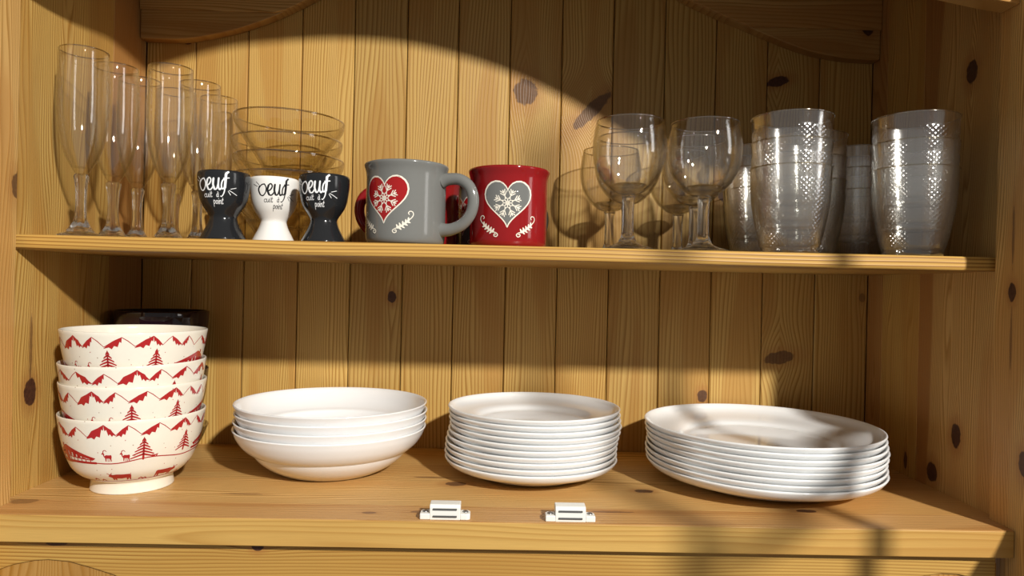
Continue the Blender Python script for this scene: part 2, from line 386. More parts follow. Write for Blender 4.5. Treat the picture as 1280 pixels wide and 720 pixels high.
# base board: flush staves and a front nosing
BASEM = pine('pine_base_board', 'x', 'y', [(-.135, -.078, .0022, .018, 0, .7), (-.205, -.250, .002, .02, 0, .5), (-.158, -.0504, .0075, .011, 0, .8), (-.1718, .1407, .006, .010, 0, .95), (-.2276, .2819, .0045, .010, 0, .95),
                                       (-.2489, -.0698, .004, .016, 0, .6), (-.2539, -.1212, .003, .007, 0, .6), (-.235, .105, .003, .018, 0, .5)], spread=.06, light=(.70, .44, .17), freq=200, cath=.8)
NOSEM = pine('pine_nosing', 'x', 'z', light=(.59, .365, .105), dark=(.44, .235, .055), freq=300, cath=.3, heart=.2)
base = bm_obj('base_board', prism([(-.4549, -.0005), (-.4549, -.2395), (-.4455, -.2395), (-.4455, -.2733), (.4455, -.2733), (.4455, -.2395), (.4549, -.2395), (.4549, -.0005)], 'z', -.0240, -.0006, bev=.0006), NOSEM, cab)
ys = [-.0005, -.083, -.152, -.2325]
for k in range(3):
    xw = .4549
    bm_obj('stave', box_bm(-xw, xw, ys[k + 1] + .00005, ys[k] - .00005, -.0005, .0001), BASEM, base)
bm_obj('stave', prism([(-.4549, -.23255), (-.4549, -.2395), (-.4455, -.2395), (-.4455, -.2729), (.4455, -.2729), (.4455, -.2395), (.4549, -.2395), (.4549, -.23255)], 'z', -.0005, .0001),
       pine('pine_base_front', 'x', 'y', [(-.2489, -.0698, .004, .016, 0, .6), (-.2539, -.1212, .003, .007, 0, .6), (-.240, .0973, .0028, .020, 0, .55), (-.238, -.4472 + .012, .008, .012, 0, .5)], light=(.60, .345, .125), dark=(.45, .22, .07), cath=.6), base)
# upper shelf with rounded front edge
def nose(y0, yf, z0, z1, r, n=5):
    p = [(y0, z1), (y0, z0)]
    for k in range(n + 1): a = -pi / 2 - pi / 2 * k / n; p.append((yf + r + r * cos(a), z0 + r + r * sin(a)))
    for k in range(n + 1): a = pi - pi / 2 * k / n; p.append((yf + r + r * cos(a), z1 - r + r * sin(a)))
    return p
SHELFM = pine('pine_shelf', 'x', 'z', light=(.62, .37, .095), dark=(.20, .070, .008), freq=330, cath=.15, heart=.0)
sh = bm_obj('shelf', prism(nose(-.0006, -.2318, ZS - .0136, ZS, .0035), 'x', -.4549, .4549), SHELFM, cab, smooth=False)
# rail and arched door tops under the base board
def arch_pts(cx, w, h, zb, n=14):
    return [(cx + w * (k / n * 2 - 1), zb + h * (.5 + .5 * cos(pi * (k / n * 2 - 1))) ** .8) for k in range(n + 1)]
rail = [(-.4455, -.0275)] + [(-.4455, -.0545)] + [(-.4280, -.0480), (-.4100, -.0442), (-.3981, -.0433), (-.3800, -.0447), (-.3600, -.0500), (-.3405, -.0560), (-.320, -.070), (-.30, -.1)] \
    + [(.30, -.1), (.33, -.070), (.355, -.0520), (.3734, -.0455), (.3892, -.0430), (.405, -.0436), (.425, -.0480), (.4380, -.0540), (.4380, -.0275)]
RAILM = pine('pine_rail', 'x', 'z', [(-.0285, -.2168, .0045, .0055, 0, 1), (-.0262, .2367, .0022, .009, 0, .9), (-.0287, -.3916, .0022, .010, 0, .9)], light=(.54, .33, .085), dark=(.27, .115, .018), freq=330, cath=.3, heart=.3)
bm_obj('front_rail', prism(rail, 'y', -.2620, -.2440, bev=.0012), RAILM, cab)
bm_obj('door_panel', box_bm(-.445, .440, -.2595, -.2460, -.35, -.034), pine('pine_door', 'z', 'x', light=(.44, .24, .065)), cab)
bm_obj('rail_shadow_board', box_bm(-.4455, .4455, -.2550, -.2440, -.0275, -.0240), pine('pine_gap_shade', 'x', 'z', light=(.32, .16, .05), dark=(.2, .09, .03)), cab)['label'] = 'narrow strip with painted gap shade between base board and rail'  # dark wood colour stands in for the shade in the gap
# arched valance lying against the back wall
va = spline([(-.4545, .4962), (-.425, .4958), (-.3965, .4974), (-.365, .5035), (-.3339, .5119), (-.2921, .528), (-.2521, .5484), (-.205, .575), (-.15, .597), (-.08, .612), (0, .616), (.08, .610), (.15, .593),
             (.2239, .5576), (.29, .531), (.3543, .5071), (.395, .4985), (.425, .4955), (.4545, .4950)], 3)
VM = pine('pine_valance', 'x', 'z', [(.5343, .4385, .009, .008, 0, 1.0)], light=(.50, .30, .10), dark=(.36, .18, .045), freq=200)
bm_obj('valance', prism(va + [(.4545, .70), (-.4545, .70)], 'y', -.0170, -.0002, bev=.0012), VM, cab)
vb = [(-.4545, .5308)] + [(x, max(z, .5308) + .0001) for x, z in va if abs(x) < .30] + [(.4545, .5308), (.4545, .72), (-.4545, .72)]
bm_obj('upper_rail', prism(vb, 'y', -.0200, -.0171, bev=.0008), pine('pine_upper_rail', 'x', 'z', light=(.60, .37, .13)), cab)
# front arch of the dresser (mostly above the picture; it throws the curved shadow)
fa = spline([(-.4548, .4700), (-.4288, .4797), (-.3868, .5091), (-.349, .5401), (-.3119, .5617), (-.2500, .5850), (-.1900, .6030), (-.1161, .6128), (-.0599, .6162), (.0029, .6135), (.0616, .6024),
             (.1214, .5849), (.1815, .5600), (.2300, .5340), (.2700, .5110), (.3050, .4930), (.3400, .4830), (.3770, .4765), (.4240, .4680), (.4459, .4650)], 3)
bm_obj('front_arch', prism(fa + [(.4459, .80), (-.4459, .80)], 'y', -.2650, -.2420, bev=.0015), pine('pine_arch', 'x', 'z', light=(.66, .42, .15)), cab)
bm_obj('top_panel', box_bm(-.505, .505, -.29, .016, .80, .82), BACKM, cab)
# magnetic catches on the front edge of the base board
def catch(cx, chipped):
    bm = prism([(-.2705, .0001), (-.2705, .0106), (-.2690, .0134), (-.2585, .0138), (-.2575, .0122), (-.2575, .0001)], 'x', cx - .0133, cx + .0133, bev=.0006)
    body = bm_obj('magnetic_catch', bm, M_PLASTIC, cab); body['label'] = 'white plastic magnetic catch with chipped right ear' if chipped else 'white plastic magnetic catch with whole ears'
    for s in (-1, 1):
        b2 = prism([(cx + s * .0132, -.2705), (cx + s * (.0218 if not (chipped and s > 0) else .0192), -.2705), (cx + s * .0218, -.2690), (cx + s * .0218, -.2610), (cx + s * .0195, -.2580), (cx + s * .0132, -.2580)], 'z', .0002, .0056, bev=.0008)
        e = bm_obj('mounting_ear', b2, M_PLASTIC, body)
        bm_obj('screw', lathe([(0, .0068), (.0020, .0066), (.0026, .0058), (.0026, .0054), (0, .0054)], 16), M_METAL, body, smooth=True, loc=(cx + s * .0175, -.2640, 0))
    for z in (.0026, .0088):
        bm_obj('magnet_plate', box_bm(cx - .0104, cx + .0104, -.2716, -.2620, z, z + .0015, bev=.0002, seg=1), M_METAL, body)
catch(-.0531, True); catch(.0562, False)

# ================================================================== PLATES
def dish(name, outer, t, base, mat, seg=96, foot=True):
    bm = lathe([(0, outer[0][1] + .0012)] + [(outer[0][0] - .003, outer[0][1] + .0012)] + shell(outer, t, base), seg)
    bmesh.ops.recalc_face_normals(bm, faces=bm.faces)
    me = bpy.data.meshes.new(name); bm.to_mesh(me); bm.free(); me.materials.append(mat)
    for p in me.polygons: p.use_smooth = True
    return me
ORD = ['topmost', 'second from the top', 'third from the top', 'fourth from the top', 'fifth from the top', 'sixth from the top', 'seventh from the top', 'eighth from the top', 'ninth from the top', 'bottom']
def stack(me, name, cat, n, base, dz, fmt, group, jit, extra=None):
    for k in range(n):
        o = bpy.data.objects.new(name, me); COL.objects.link(o)
        j = jit[k] if jit else (0, 0)
        o.location = (base[0] + j[0], base[1] + j[1], base[2] + dz * k); o.rotation_euler = (0, 0, random.uniform(0, 6))
        tag(o, fmt % ('bottom' if k == 0 else ORD[n - 1 - k]), cat, group)
dinner = dish('dinner_plate', spline([(.0600, 0), (.0635, .0001), (.0700, .0012), (.0800, .0026), (.0850, .0060), (.0920, .0082), (.1030, .0102), (.1120, .0128), (.1185, .0170), (.1222, .0222)], 3), .0023, .0042, M_WHITE)
stack(dinner, 'dinner_plate', 'plate', 8, (.2755, -.1290, .0002), .0058, 'large white dinner plate, %s of the right-hand stack', 'large white dinner plates stacked on the right',
      [(0, 0), (-.0008, 0), (-.0012, .0005), (-.0002, .0005), (.0002, 0), (-.0010, 0), (-.0018, .0005), (-.0024, .0005)])
dessert = dish('dessert_plate', spline([(.0420, 0), (.0450, .0001), (.0520, .0012), (.0600, .0028), (.0650, .0062), (.0700, .0080), (.0780, .0094), (.0855, .0118), (.0908, .0154), (.0938, .0200)], 3), .0023, .0042, M_WHITE)
stack(dessert, 'dessert_plate', 'plate', 10, (.0290, -.1120, .0002), .0060, 'small white dessert plate, %s of the middle stack', 'small white dessert plates stacked in the middle',
      [(-.0010, 0), (-.0014, 0), (-.0010, .0005), (-.0006, 0), (.0008, .0005), (.0022, .0005), (.0034, .0005), (.0026, .001), (.0020, .001), (.0014, .001)])
soup = dish('soup_plate', spline([(.0480, 0), (.0510, .0001), (.0570, .0025), (.0680, .0085), (.0770, .0160), (.0810, .0212), (.0822, .0232), (.0870, .0255), (.0940, .0320), (.0990, .0400), (.1012, .0455), (.1024, .0480)], 3), .0019, .0056, M_SOUP)
stack(soup, 'soup_plate', 'plate', 4, (-.1905, -.1080, .0002), .0086, 'deep white soup plate, %s of the stack beside the patterned bowls', 'deep white soup plates stacked beside the patterned bowls',
      [(0, 0), (.0006, 0), (.0012, .001), (.0004, .001)])

# ================================================================== PATTERNED BOWLS
BO = spline([(.0373, 0), (.0366, .0040), (.0362, .0100), (.0385, .0118), (.0450, .0155), (.0520, .0225), (.0560, .0310), (.0594, .0410), (.0620, .0520), (.0639, .0630), (.0653, .0735)], 3)
def breakfast_bowl(label, loc, rot):
    r = root('breakfast_bowl', label, 'bowl', loc, rot, 'cream breakfast bowls with red alpine print')
    bm = lathe([(0, .0100), (.0320, .0095), (.0345, .0010), (.0360, 0)] + shell(BO, .0018, .0150), 96)
    bm_obj('body', bm, M_CREAM, r, smooth=True)
    R0 = .0650; f = radfn(BO); P = Print(f, R0, eps=.00015, step=.0030)
    deg = R0 * pi / 180
    rn = random.Random(3)
    # mountain chain: (angle, height, flank) peaks and valleys
    pk = [(-180, .0700, 1), (-158, .0685, -1), (-136, .0705, 1), (-112, .0690, -1), (-92, .0700, 1), (-70, .0695, 1), (-46, .0680, -1), (-22, .0708, 0), (-4, .0700, -1), (19, .0702, -1), (42, .0712, 0), (57, .0706, 1), (73, .0700, -1), (92, .0690, 1), (112, .0705, 0), (134, .0690, -1), (156, .0705, 1), (180, .0700, 1)]
    ridge = []
    for (a, z, k), (b, z2, k2) in zip(pk[:-1], pk[1:]):
        m = a + (b - a) * (.50 + .08 * k); zz = min(z, z2) - .0078 - .0015 * ((a * 7) % 3) / 3
        ridge += [(a * deg, z), ((a + (m - a) * .45) * deg, z - (z - zz) * .38), (m * deg, zz), ((m + (b - m) * .55) * deg, zz + (z2 - zz) * .62)]
        # dark flank patches
        wL, wR = (m - a), (b - m)
        if k >= 0:
            P.poly([(a * deg, z), ((a + wL * .30) * deg, z - .0022), ((a + wL * .62) * deg, z - .0042), ((a + wL * .98) * deg, zz - .0006), ((a + wL * .80) * deg, zz + .0004), ((a + wL * .70) * deg, zz - .0012), ((a + wL * .52) * deg, zz + .0012),
                    ((a + wL * .40) * deg, zz - .0004), ((a + wL * .22) * deg, z - .0042), ((a + wL * .10) * deg, z - .0056), ((a + .2) * deg, z - .0030)])
        if k2 <= 0:
            P.poly([(b * deg, z2), ((b - wR * .30) * deg, z2 - .0026), ((b - wR * .70) * deg, z2 - .0056), ((b - wR * 1.05) * deg, zz - .0016), ((b - wR * .72) * deg, zz - .0002), ((b - wR * .55) * deg, zz - .0018), ((b - wR * .42) * deg, zz + .0012),
                    ((b - wR * .22) * deg, zz + .0002), ((b - wR * .12) * deg, z2 - .0040), ((b - wR * .02) * deg, z2 - .0050)])
    P.line(ridge + [(180 * deg, .0700)], .0007)
    # snow-covered firs, boughs as drooping strokes with white between
    def fir(a, z0, h, w):
        x = a * deg; P.line([(x, z0), (x, z0 + h)], [.0022, .0009])
        n = 6
        for q in range(n):
            t = q / (n - 1); zz = z0 + h * (.16 + .76 * t); ww = w * (1 - t * .88) / 2
            for sd in (-1, 1): P.line([(x, zz + ww * .12), (x + sd * ww * .5, zz - .0004), (x + sd * ww, zz - .0018 - .0006 * (1 - t))], [.0019, .0010], n=3)
    for a, z0, h, w in ((8, .0372, .0205, .0230), (45, .0400, .0190, .0190), (128, .0380, .0200, .022), (165, .0385, .0180, .018), (-128, .0375, .0200, .022)): fir(a, z0, h, w)
    # ground lines
    g1 = [(a * deg, .0355 + .0016 * sin(a * .045 + .6) + .0012 * sin(a * .11)) for a in range(-180, 181, 6)]
    P.line(g1, .0010)
    g2 = [(a * deg, .0150 + .0006 * sin(a * .06)) for a in range(-180, 181, 6)]
    P.line(g2, .0009)
    # chalets: roof, walls with window gaps
    def chalet(a, z0, sgn=1):
        X = lambda q: (a + q * sgn) * deg
        P.poly([(X(-25), z0 + .0055), (X(-12), z0 + .0135), (X(-8), z0 + .0150), (X(24), z0 + .0040), (X(22), z0 + .0022), (X(-8), z0 + .0100), (X(-20), z0 + .0045)])
        P.poly([(X(-6), z0 + .0108), (X(-22), z0 + .0060), (X(-22), z0 + .0005), (X(-16), z0 + .0003), (X(-16), z0 + .0042), (X(-12), z0 + .0042), (X(-12), z0 + .0003), (X(-6), z0 + .0003)])
        for q in range(5): P.poly([(X(-5 + q * 5.2), z0 + .0102 - q * .0017), (X(-5 + q * 5.2 + 3.9), z0 + .0088 - q * .0017), (X(-5 + q * 5.2 + 3.9), z0 + .0052 - q * .0008), (X(-5 + q * 5.2), z0 + .0052 - q * .0008)])
        P.line([(X(-6), z0 + .0046), (X(21), z0 + .0022)], .0009); P.line([(X(-24), z0), (X(24), z0 - .0006)], .0022)
        for q in range(6): P.line([(X(-4 + q * 4.6), z0 + .0044 - q * .0003), (X(-4 + q * 4.6), z0)], .0010)
        P.poly([(X(-14), z0 + .0125), (X(-14), z0 + .0158), (X(-11.6), z0 + .0158), (X(-11.6), z0 + .0130)])
    chalet(-55, .0352); chalet(82, .0392, -1); chalet(-165 + 12, .0352)
    # ibex
    def ibex(a, z0, sc, sgn):
        X = lambda x, y: (a * deg + x * sc * sgn, z0 + y * sc)
        P.poly([X(-.9, 2.4), X(-.2, 2.9), X(.9, 2.8), X(1.9, 2.9), X(2.1, 2.2), X(1.9, 1.2), X(2.0, .1), X(1.7, .1), X(1.5, 1.1), X(.9, 1.4), X(-.1, 1.4), X(-.3, .1), X(-.65, .1), X(-.7, 1.5), X(-1.2, 2.2), X(-1.5, 3.2), X(-2.1, 3.1), X(-2.0, 3.6), X(-1.3, 3.9), X(-.9, 3.4)])
        P.line([X(-1.4, 3.8), X(-1.2, 4.6), X(-.5, 4.9), X(.1, 4.4)], [.0009, .0004], n=4)
        P.line([X(.5, 1.4), X(.4, .1)], .0006); P.line([X(1.3, 1.4), X(1.1, .1)], .0006)
    ibex(-21, .0362, .00225, 1); ibex(-6.5, .0362, .00215, 1); ibex(95, .0380, .0016, -1)
    P.line([(17 * deg, .0388), (15 * deg, .0402), (17.5 * deg, .0395), (20 * deg, .0404), (19 * deg, .0388)], .0012)
    # cows
    def cow(a, z0, sc, sgn):
        X = lambda x, y: (a * deg + x * sc * 1.4 * sgn, z0 + y * sc)
        P.poly([X(-3.9, 2.2), X(-3.4, 3.2), X(-2.9, 3.4), X(-2.3, 3.0), X(-1.0, 3.2), X(1.0, 3.1), X(3.4, 3.2), X(3.8, 2.8), X(3.75, .2), X(3.3, .2), X(3.1, 1.4), X(2.7, .2), X(2.2, .2), X(2.2, 1.3), X(.6, 1.0), X(-1.2, 1.1), X(-1.3, .2), X(-1.75, .2), X(-1.9, 1.2), X(-2.2, .2), X(-2.6, .2), X(-2.7, 1.5), X(-3.2, 1.8)])
        P.line([X(-3.4, 3.2), X(-4.1, 3.7)], .0006); P.line([X(-2.9, 3.3), X(-2.5, 3.9)], .0006)
    cow(-12, .0158, .00225, 1); cow(33, .0156, .00235, -1); cow(75, .0160, .0020, 1); cow(130, .0158, .0022, 1); cow(-80, .0158, .0022, -1); cow(-140, .0158, .0022, 1)
    for a, z in ((-38, .0168), (-30, .0160), (8, .0165), (12, .0160), (52, .0166)): P.line([((a - 2) * deg, z), (a * deg, z + .0012), ((a + 2) * deg, z)], .0012)
    for a, z in ((-45, .056), (-28, .045), (-6, .0562), (3, .0425), (26, .0450), (35, .0438), (52, .0555), (-18, .0285), (28, .0290), (-30, .0225), (-2, .0235), (62, .045), (40, .0600), (-60, .0515), (-100, .05), (100, .052), (140, .05), (-150, .052)): P.dot((a * deg, z), .00042, 8)
    P.build('alpine_print', M_RED, r)
    # single small red peak printed inside the rim
    q = Print(lambda z: f(z) - .0036, R0, eps=0.0, step=.004)
    q.poly([(82 * deg, .0625), (88 * deg, .0685), (92 * deg, .0700), (99 * deg, .0655), (104 * deg, .0630), (94 * deg, .0605)])
    q.build('inner_print', M_RED, r)
    return r
bx, by = -.3690, -.1785
b0 = breakfast_bowl('cream breakfast bowl with whole red alpine scene visible, bottom of its stack', (bx, by, .0003), (0, 0, radians(27)))
dup(b0, (bx + .0002, by, .0303), (0, 0, radians(17)), 'cream bowl with red peaks and fir tops, third from the top of the patterned stack')
dup(b0, (bx + .0006, by + .0003, .0500), (0, radians(-1.2), radians(51)), 'cream bowl tilted slightly, second from the top of the patterned stack')
dup(b0, (bx - .0002, by, .0800), (0, radians(0.2), radians(-2)), 'cream bowl with red firs and open empty rim, topmost of the patterned stack')
# dark glass bowls behind them
DB = spline([(.0240, 0), (.0260, .0005), (.0370, .006), (.0450, .020), (.0490, .042), (.0508, .064)], 3)
dme = dish('dark_bowl', DB, .0026, .004, M_DARKGL, 64)
for k, (dx, z, w) in enumerate(((.0006, .0358, 'lower'), (0.0, .1022, 'upper'))):
    o = link('dark_bowl', dme, None, loc=(-.4020 + dx, -.0560, z)); tag(o, 'dark purple-black glass bowl, %s one behind the patterned bowls' % w, 'bowl', 'dark glass bowls behind the patterned bowls')
cb = dish('pale_bowl', spline([(.0250, 0), (.0280, .0005), (.0400, .008), (.0470, .020), (.0520, .0330)], 3), .0024, .0020, thin_glass('pale_glass', body=0.3), 64)
o = link('glass_dish', cb, None, loc=(-.4015, -.0560, .0003)); tag(o, 'clear glass dish under the dark bowls, its edge showing right of the patterned bowls', 'dish')

# ================================================================== MUGS
MO = spline([(.0330, 0), (.0358, .0006), (.0378, .0035), (.0384, .0090), (.0385, .0200), (.0385, .0500), (.0386, .0640), (.0392, .0700), (.0405, .0740), (.0410, .0762)], 2)
def heart_pts(cx, cz, w, h, n=40):
    out = []
    for k in range(n):
        t = 2 * pi * k / n
        x = 16 * sin(t) ** 3; y = 13 * cos(t) - 5 * cos(2 * t) - 2 * cos(3 * t) - cos(4 * t)
        out.append((cx + x / 32 * w, cz + (y + 2.5) / 29 * h))
    return out
def mug(label, body, heart, inner, loc, hang, dang, group):
    """hang: handle direction (deg, 0 = right of viewer, anticlockwise from above); dang: decor angle (deg, 0 = to the viewer)"""
    r = root('mug', label, 'mug', loc, (0, 0, 0), group)
    pr = shell(MO, .0034, .0060)
    cut = len(MO) + 1
    bm_obj('body', lathe([(0, .0018), (.0290, .0018), (.0315, 0)] + pr[:cut + 1], 96), body, r, smooth=True)
    bm_obj('inner_wall', lathe(pr[cut:], 96), inner, r, smooth=True)
    hp = spline([(.0372, 0, .0625), (.0450, 0, .0640), (.0560, 0, .0632), (.0655, 0, .0560), (.0695, 0, .0440), (.0672, 0, .0310), (.0590, 0, .0205), (.0470, 0, .0155), (.0370, 0, .0150)], 5)
    n = len(hp); rad = [.0056 + .0022 * (abs(2 * i / (n - 1) - 1)) ** 6 for i in range(n)]
    h = bm_obj('handle', tube(hp, rad, 14, up=(0, 1, 0), squash=.95), body, r, smooth=True, rot=(0, 0, radians(hang)))
    f = radfn(MO); R0 = .0386; a0 = radians(dang); cz = .0405
    H = heart_pts(0, cz, .0465, .0440)
    p = Print(f, R0, .00012, ang0=a0); p.poly([(x * 1.0, z) for x, z in H]); p.line(H, .0015, closed=True)
    pr_ = p.build('heart_outline', M_PRINTC, r)
    p = Print(f, R0, .00022, ang0=a0); p.poly([(x * .965, cz + (z - cz) * .965) for x, z in H]); p.build('heart', heart, r)
    p = Print(f, R0, .00032, ang0=a0)
    cz2 = cz + .0010
    for k in range(8):
        a = pi / 8 + k * pi / 4; d = (cos(a), sin(a)); nn = (-d[1], d[0])
        def Q(l, s): return (d[0] * l + nn[0] * s, cz2 + d[1] * l + nn[1] * s)
        p.line([Q(.0046, 0), Q(.0128, 0)], .0010)
        for (l, s) in ((.0086, .0030), (.0112, .0024)):
            for sg in (-1, 1): p.line([Q(l - .0012, 0), Q(l + s * .8, sg * s)], .0009)
        # petal of the central rosette (open diamond)
        p.line([Q(.0008, 0), Q(.0036, .0014), Q(.0064, 0), Q(.0036, -.0014), Q(.0008, 0)], .0007)
    p.dot((0, cz2), .0010, 10)
    # scrolls left and right of the tip
    for sg in (-1, 1):
        def V(x, y): return (sg * x, y)
        stem = [V(.0105, .0130), V(.0140, .0142), V(.0180, .0165), V(.0225, .0200), V(.0262, .0232), V(.0282, .0262), V(.0275, .0290), V(.0250, .0296), V(.0236, .0280), V(.0244, .0266)]
        p.line(stem, [.0009, .0008], n=3)
        p.line([V(.0105, .0130), V(.0090, .0112), V(.0104, .0094), V(.0126, .0102), V(.0124, .0120), V(.0110, .0116)], .0009, n=3)
        for (x, y, dx, dy) in ((.0140, .0142, -.0012, .0026), (.0165, .0155, -.0010, .0028), (.0190, .0172, -.0006, .0028), (.0215, .0190, -.0002, .0028), (.0238, .0210, .0000, .0026),
                               (.0150, .0148, .0022, -.0022), (.0175, .0160, .0026, -.0018), (.0200, .0180, .0028, -.0014), (.0225, .0200, .0028, -.0010)):
            p.line([V(x, y), V(x + dx * .6, y + dy * .7), V(x + dx, y + dy)], [.0022, .0010], n=2)
    p.build('snowflake_print', M_PRINTC, r)
    return r
G = 'mugs with heart and snowflake print'
mug('grey glazed mug with red heart and snowflake, red inside, front of shelf', M_GREY, M_HEARTR, M_MUGRED, (-.1035, -.1900, ZS + .0002), -17, -24, G)
mug('red glazed mug with grey heart and snowflake, standing at the shelf front', M_MUGRED, M_HEARTG, M_MUGRED, (-.0030, -.1730, ZS + .0002), 60, -2, G)
mug('red mug behind the front grey mug, handle sticking out to its left', M_MUGRED, M_HEARTG, M_MUGRED, (-.0955, -.1070, ZS + .0002), 183, -14, G)
mug('grey mug almost hidden behind the front red mug', M_GREY, M_HEARTR, M_MUGRED, (-.0240, -.0610, ZS + .0002), 20, -50, G)

# ================================================================== EGG CUPS
EO = spline([(.0205, 0), (.0208, .0010), (.0180, .0070), (.0145, .0140), (.0128, .0190), (.0126, .0220), (.0150, .0262), (.0190, .0325), (.0217, .0400), (.0231, .0490), (.0237, .0570), (.0237, .0615), (.0233, .0628)], 3)
def T(px, py, cx=285.): # lettering sketch units -> arc metres and height
    return (.0237 * asin(max(-.999, min(.999, (px - cx) / 240.))), .0632 - (py - 88.) * .0001035)
SMALL = {'c': ([[(.62, .8), (.4, 1), (.1, .75), (.08, .3), (.3, 0), (.68, .15)]], .70), 'u': ([[(.05, 1), (.05, .35), (.25, 0), (.55, .2), (.68, 1)], [(.68, 1), (.66, .25), (.85, .02)]], .88),
         'i': ([[(.1, 1), (.1, .25), (.3, .02)], [(.14, 1.38), (.15, 1.45)]], .38), 't': ([[(.22, 1.65), (.18, .3), (.38, 0), (.62, .2)], [(-.05, 1.1), (.5, 1.15)]], .62),
         'a': ([[(.62, .85), (.4, 1), (.1, .75), (.08, .3), (.3, 0), (.58, .3), (.66, 1)], [(.66, 1), (.64, .25), (.85, .02)], [(.25, 1.5), (.55, 1.32)]], .90),
         'p': ([[(.1, 1), (.12, -.75)], [(.1, .6), (.3, 1), (.6, .85), (.66, .4), (.42, .02), (.14, .2)]], .80), 'o': ([[(.35, 1), (.08, .7), (.1, .2), (.38, 0), (.64, .3), (.62, .8), (.35, 1)]], .74),
         'n': ([[(.06, 1), (.08, 0)], [(.08, .55), (.35, 1), (.58, .8), (.6, .2), (.78, .02)]], .82)}
def egg_cup(label, body, ink, loc, rot):
    r = root('egg_cup', label, 'egg cup', loc, (0, 0, rot), 'egg cups with French lettering')
    pr = shell(EO, .0024, .0300); cut = len(EO) + 1
    bm_obj('body', lathe([(0, .010), (.0120, .0075), (.0185, .0005), (.0195, 0)] + pr[:cut + 1], 72), body, r, smooth=True)
    bm_obj('inner_wall', lathe(pr[cut:], 72), M_INNER, r, smooth=True)
    P = Print(radfn(EO), .0237, .00012, step=.002)
    k = .0001035
    def St(pts, w0, w1=None): P.line([T(*p) for p in pts], [w0 * k, (w1 or w0) * k] if w1 else w0 * k, n=4)
    # big brushed word
    St([(112, 160), (92, 168), (76, 205), (80, 250), (98, 268), (118, 240), (124, 195), (112, 160)], 11); St([(80, 180), (74, 215), (82, 255)], 15)
    St([(132, 228), (158, 210), (172, 178), (160, 156), (142, 172), (134, 215), (146, 256), (168, 260), (190, 232)], 13); St([(142, 172), (134, 215), (146, 256)], 19)
    St([(196, 160), (190, 215), (200, 256), (222, 250), (236, 200), (240, 160)], 13); St([(194, 165), (190, 215), (200, 250)], 19); St([(240, 160), (236, 225), (246, 258), (262, 248)], 15)
    St([(300, 165), (276, 175), (264, 215), (270, 250), (286, 245), (296, 210)], 12)
    St([(322, 100), (306, 118), (300, 170), (296, 230), (288, 285), (268, 318), (256, 316)], 17, 7); St([(302, 120), (299, 180), (295, 240)], 21)
    St([(282, 158), (330, 152)], 9)
    def word(txt, x, y, h, w):
        for ch in txt:
            if ch == ' ': x += h * .5; continue
            st, adv = SMALL[ch]
            for s_ in st: St([(x + a * h * .92 + b * h * .12, y - b * h) for a, b in s_], w)
            x += adv * h
    word('cuit', 103, 326, 29, 5.5); word('a', 216, 324, 29, 5.5)
    word('point', 180, 384, 31, 5.5)
    for p in ([(62, 138), (78, 168)], [(52, 160), (68, 182)], [(348, 250), (396, 236)], [(334, 262), (408, 300)], [(326, 270), (350, 302)]): St(p, 5)
    P.build('lettering', ink, r)
    return r
egg_cup('black egg cup, lettered in white, beside the champagne flutes', M_BLACK, M_PRINTW, (-.2753, -.2050, ZS + .0002), radians(21))
egg_cup('white egg cup, lettered in black, between the two black ones', M_EGGW, M_PRINTB, (-.2375, -.1735, ZS + .0002), radians(41))
egg_cup('black egg cup, lettered in white, beside the grey mug', M_BLACK, M_PRINTW, (-.1808, -.2010, ZS + .0002), radians(15))

# ================================================================== GLASS
def rim_bm(r, z, w=.00075, seg=72):
    return lathe([(r + w * cos(a), z + w * sin(a)) for a in [2 * pi * k / 8 for k in range(8)]], seg, closed=True)
def shellglass(outer, t, base):
    return shell(outer, t, base)
# glass bowls, stacked
GO = spline([(.0240, 0), (.0262, .0008), (.0290, .0060), (.0370, .0180), (.0470, .0320), (.0550, .0430), (.0590, .0500), (.0605, .0580)], 3)
gb = dish('glass_bowl', GO, .0022, .0035, M_GBOWL, 72)
_b = rim_bm(.0594, .0586, .0009); gbr = bpy.data.meshes.new('rim'); bmesh.ops.recalc_face_normals(_b, faces=_b.faces); _b.to_mesh(gbr); _b.free(); gbr.materials.append(M_RIM)
for p in gbr.polygons: p.use_smooth = True
tl = [(.3, 0), (-.8, .5), (.6, -.4), (-.6, .6), (1.4, .4)]
zz = [0, .0205, .0400, .0600, .0845]
for k in range(5):
    o = link('glass_bowl', gb, None, loc=(-.2516 + (.0008, -.0006, .001, 0, 0)[k], -.0850, ZS + .0003 + zz[k]), rot=(radians(tl[k][1]), radians(tl[k][0]), 0))
    rm = link('rim', gbr, None, o)
    tag(o, 'clear glass bowl, %s of the stack behind the egg cups' % ('bottom', 'fourth from the top', 'middle', 'second from the top', 'topmost')[k], 'bowl', 'clear glass bowls stacked behind the egg cups')

def ribbed_stem(prof, seg=24, facets=6, amp=.10):
    bm = bmesh.new(); rings = []
    for (r, z) in prof:
        rings.append([bm.verts.new((r * (1 + amp * cos(facets * 2 * pi * k / seg)) * cos(2 * pi * k / seg), r * (1 + amp * cos(facets * 2 * pi * k / seg)) * sin(2 * pi * k / seg), z)) for k in range(seg)])
    for a, b in zip(rings[:-1], rings[1:]):
        for k in range(seg): bm.faces.new((a[k], a[(k + 1) % seg], b[(k + 1) % seg], b[k]))
    bm.faces.new(rings[0][::-1]); bm.faces.new(rings[-1]); return bm
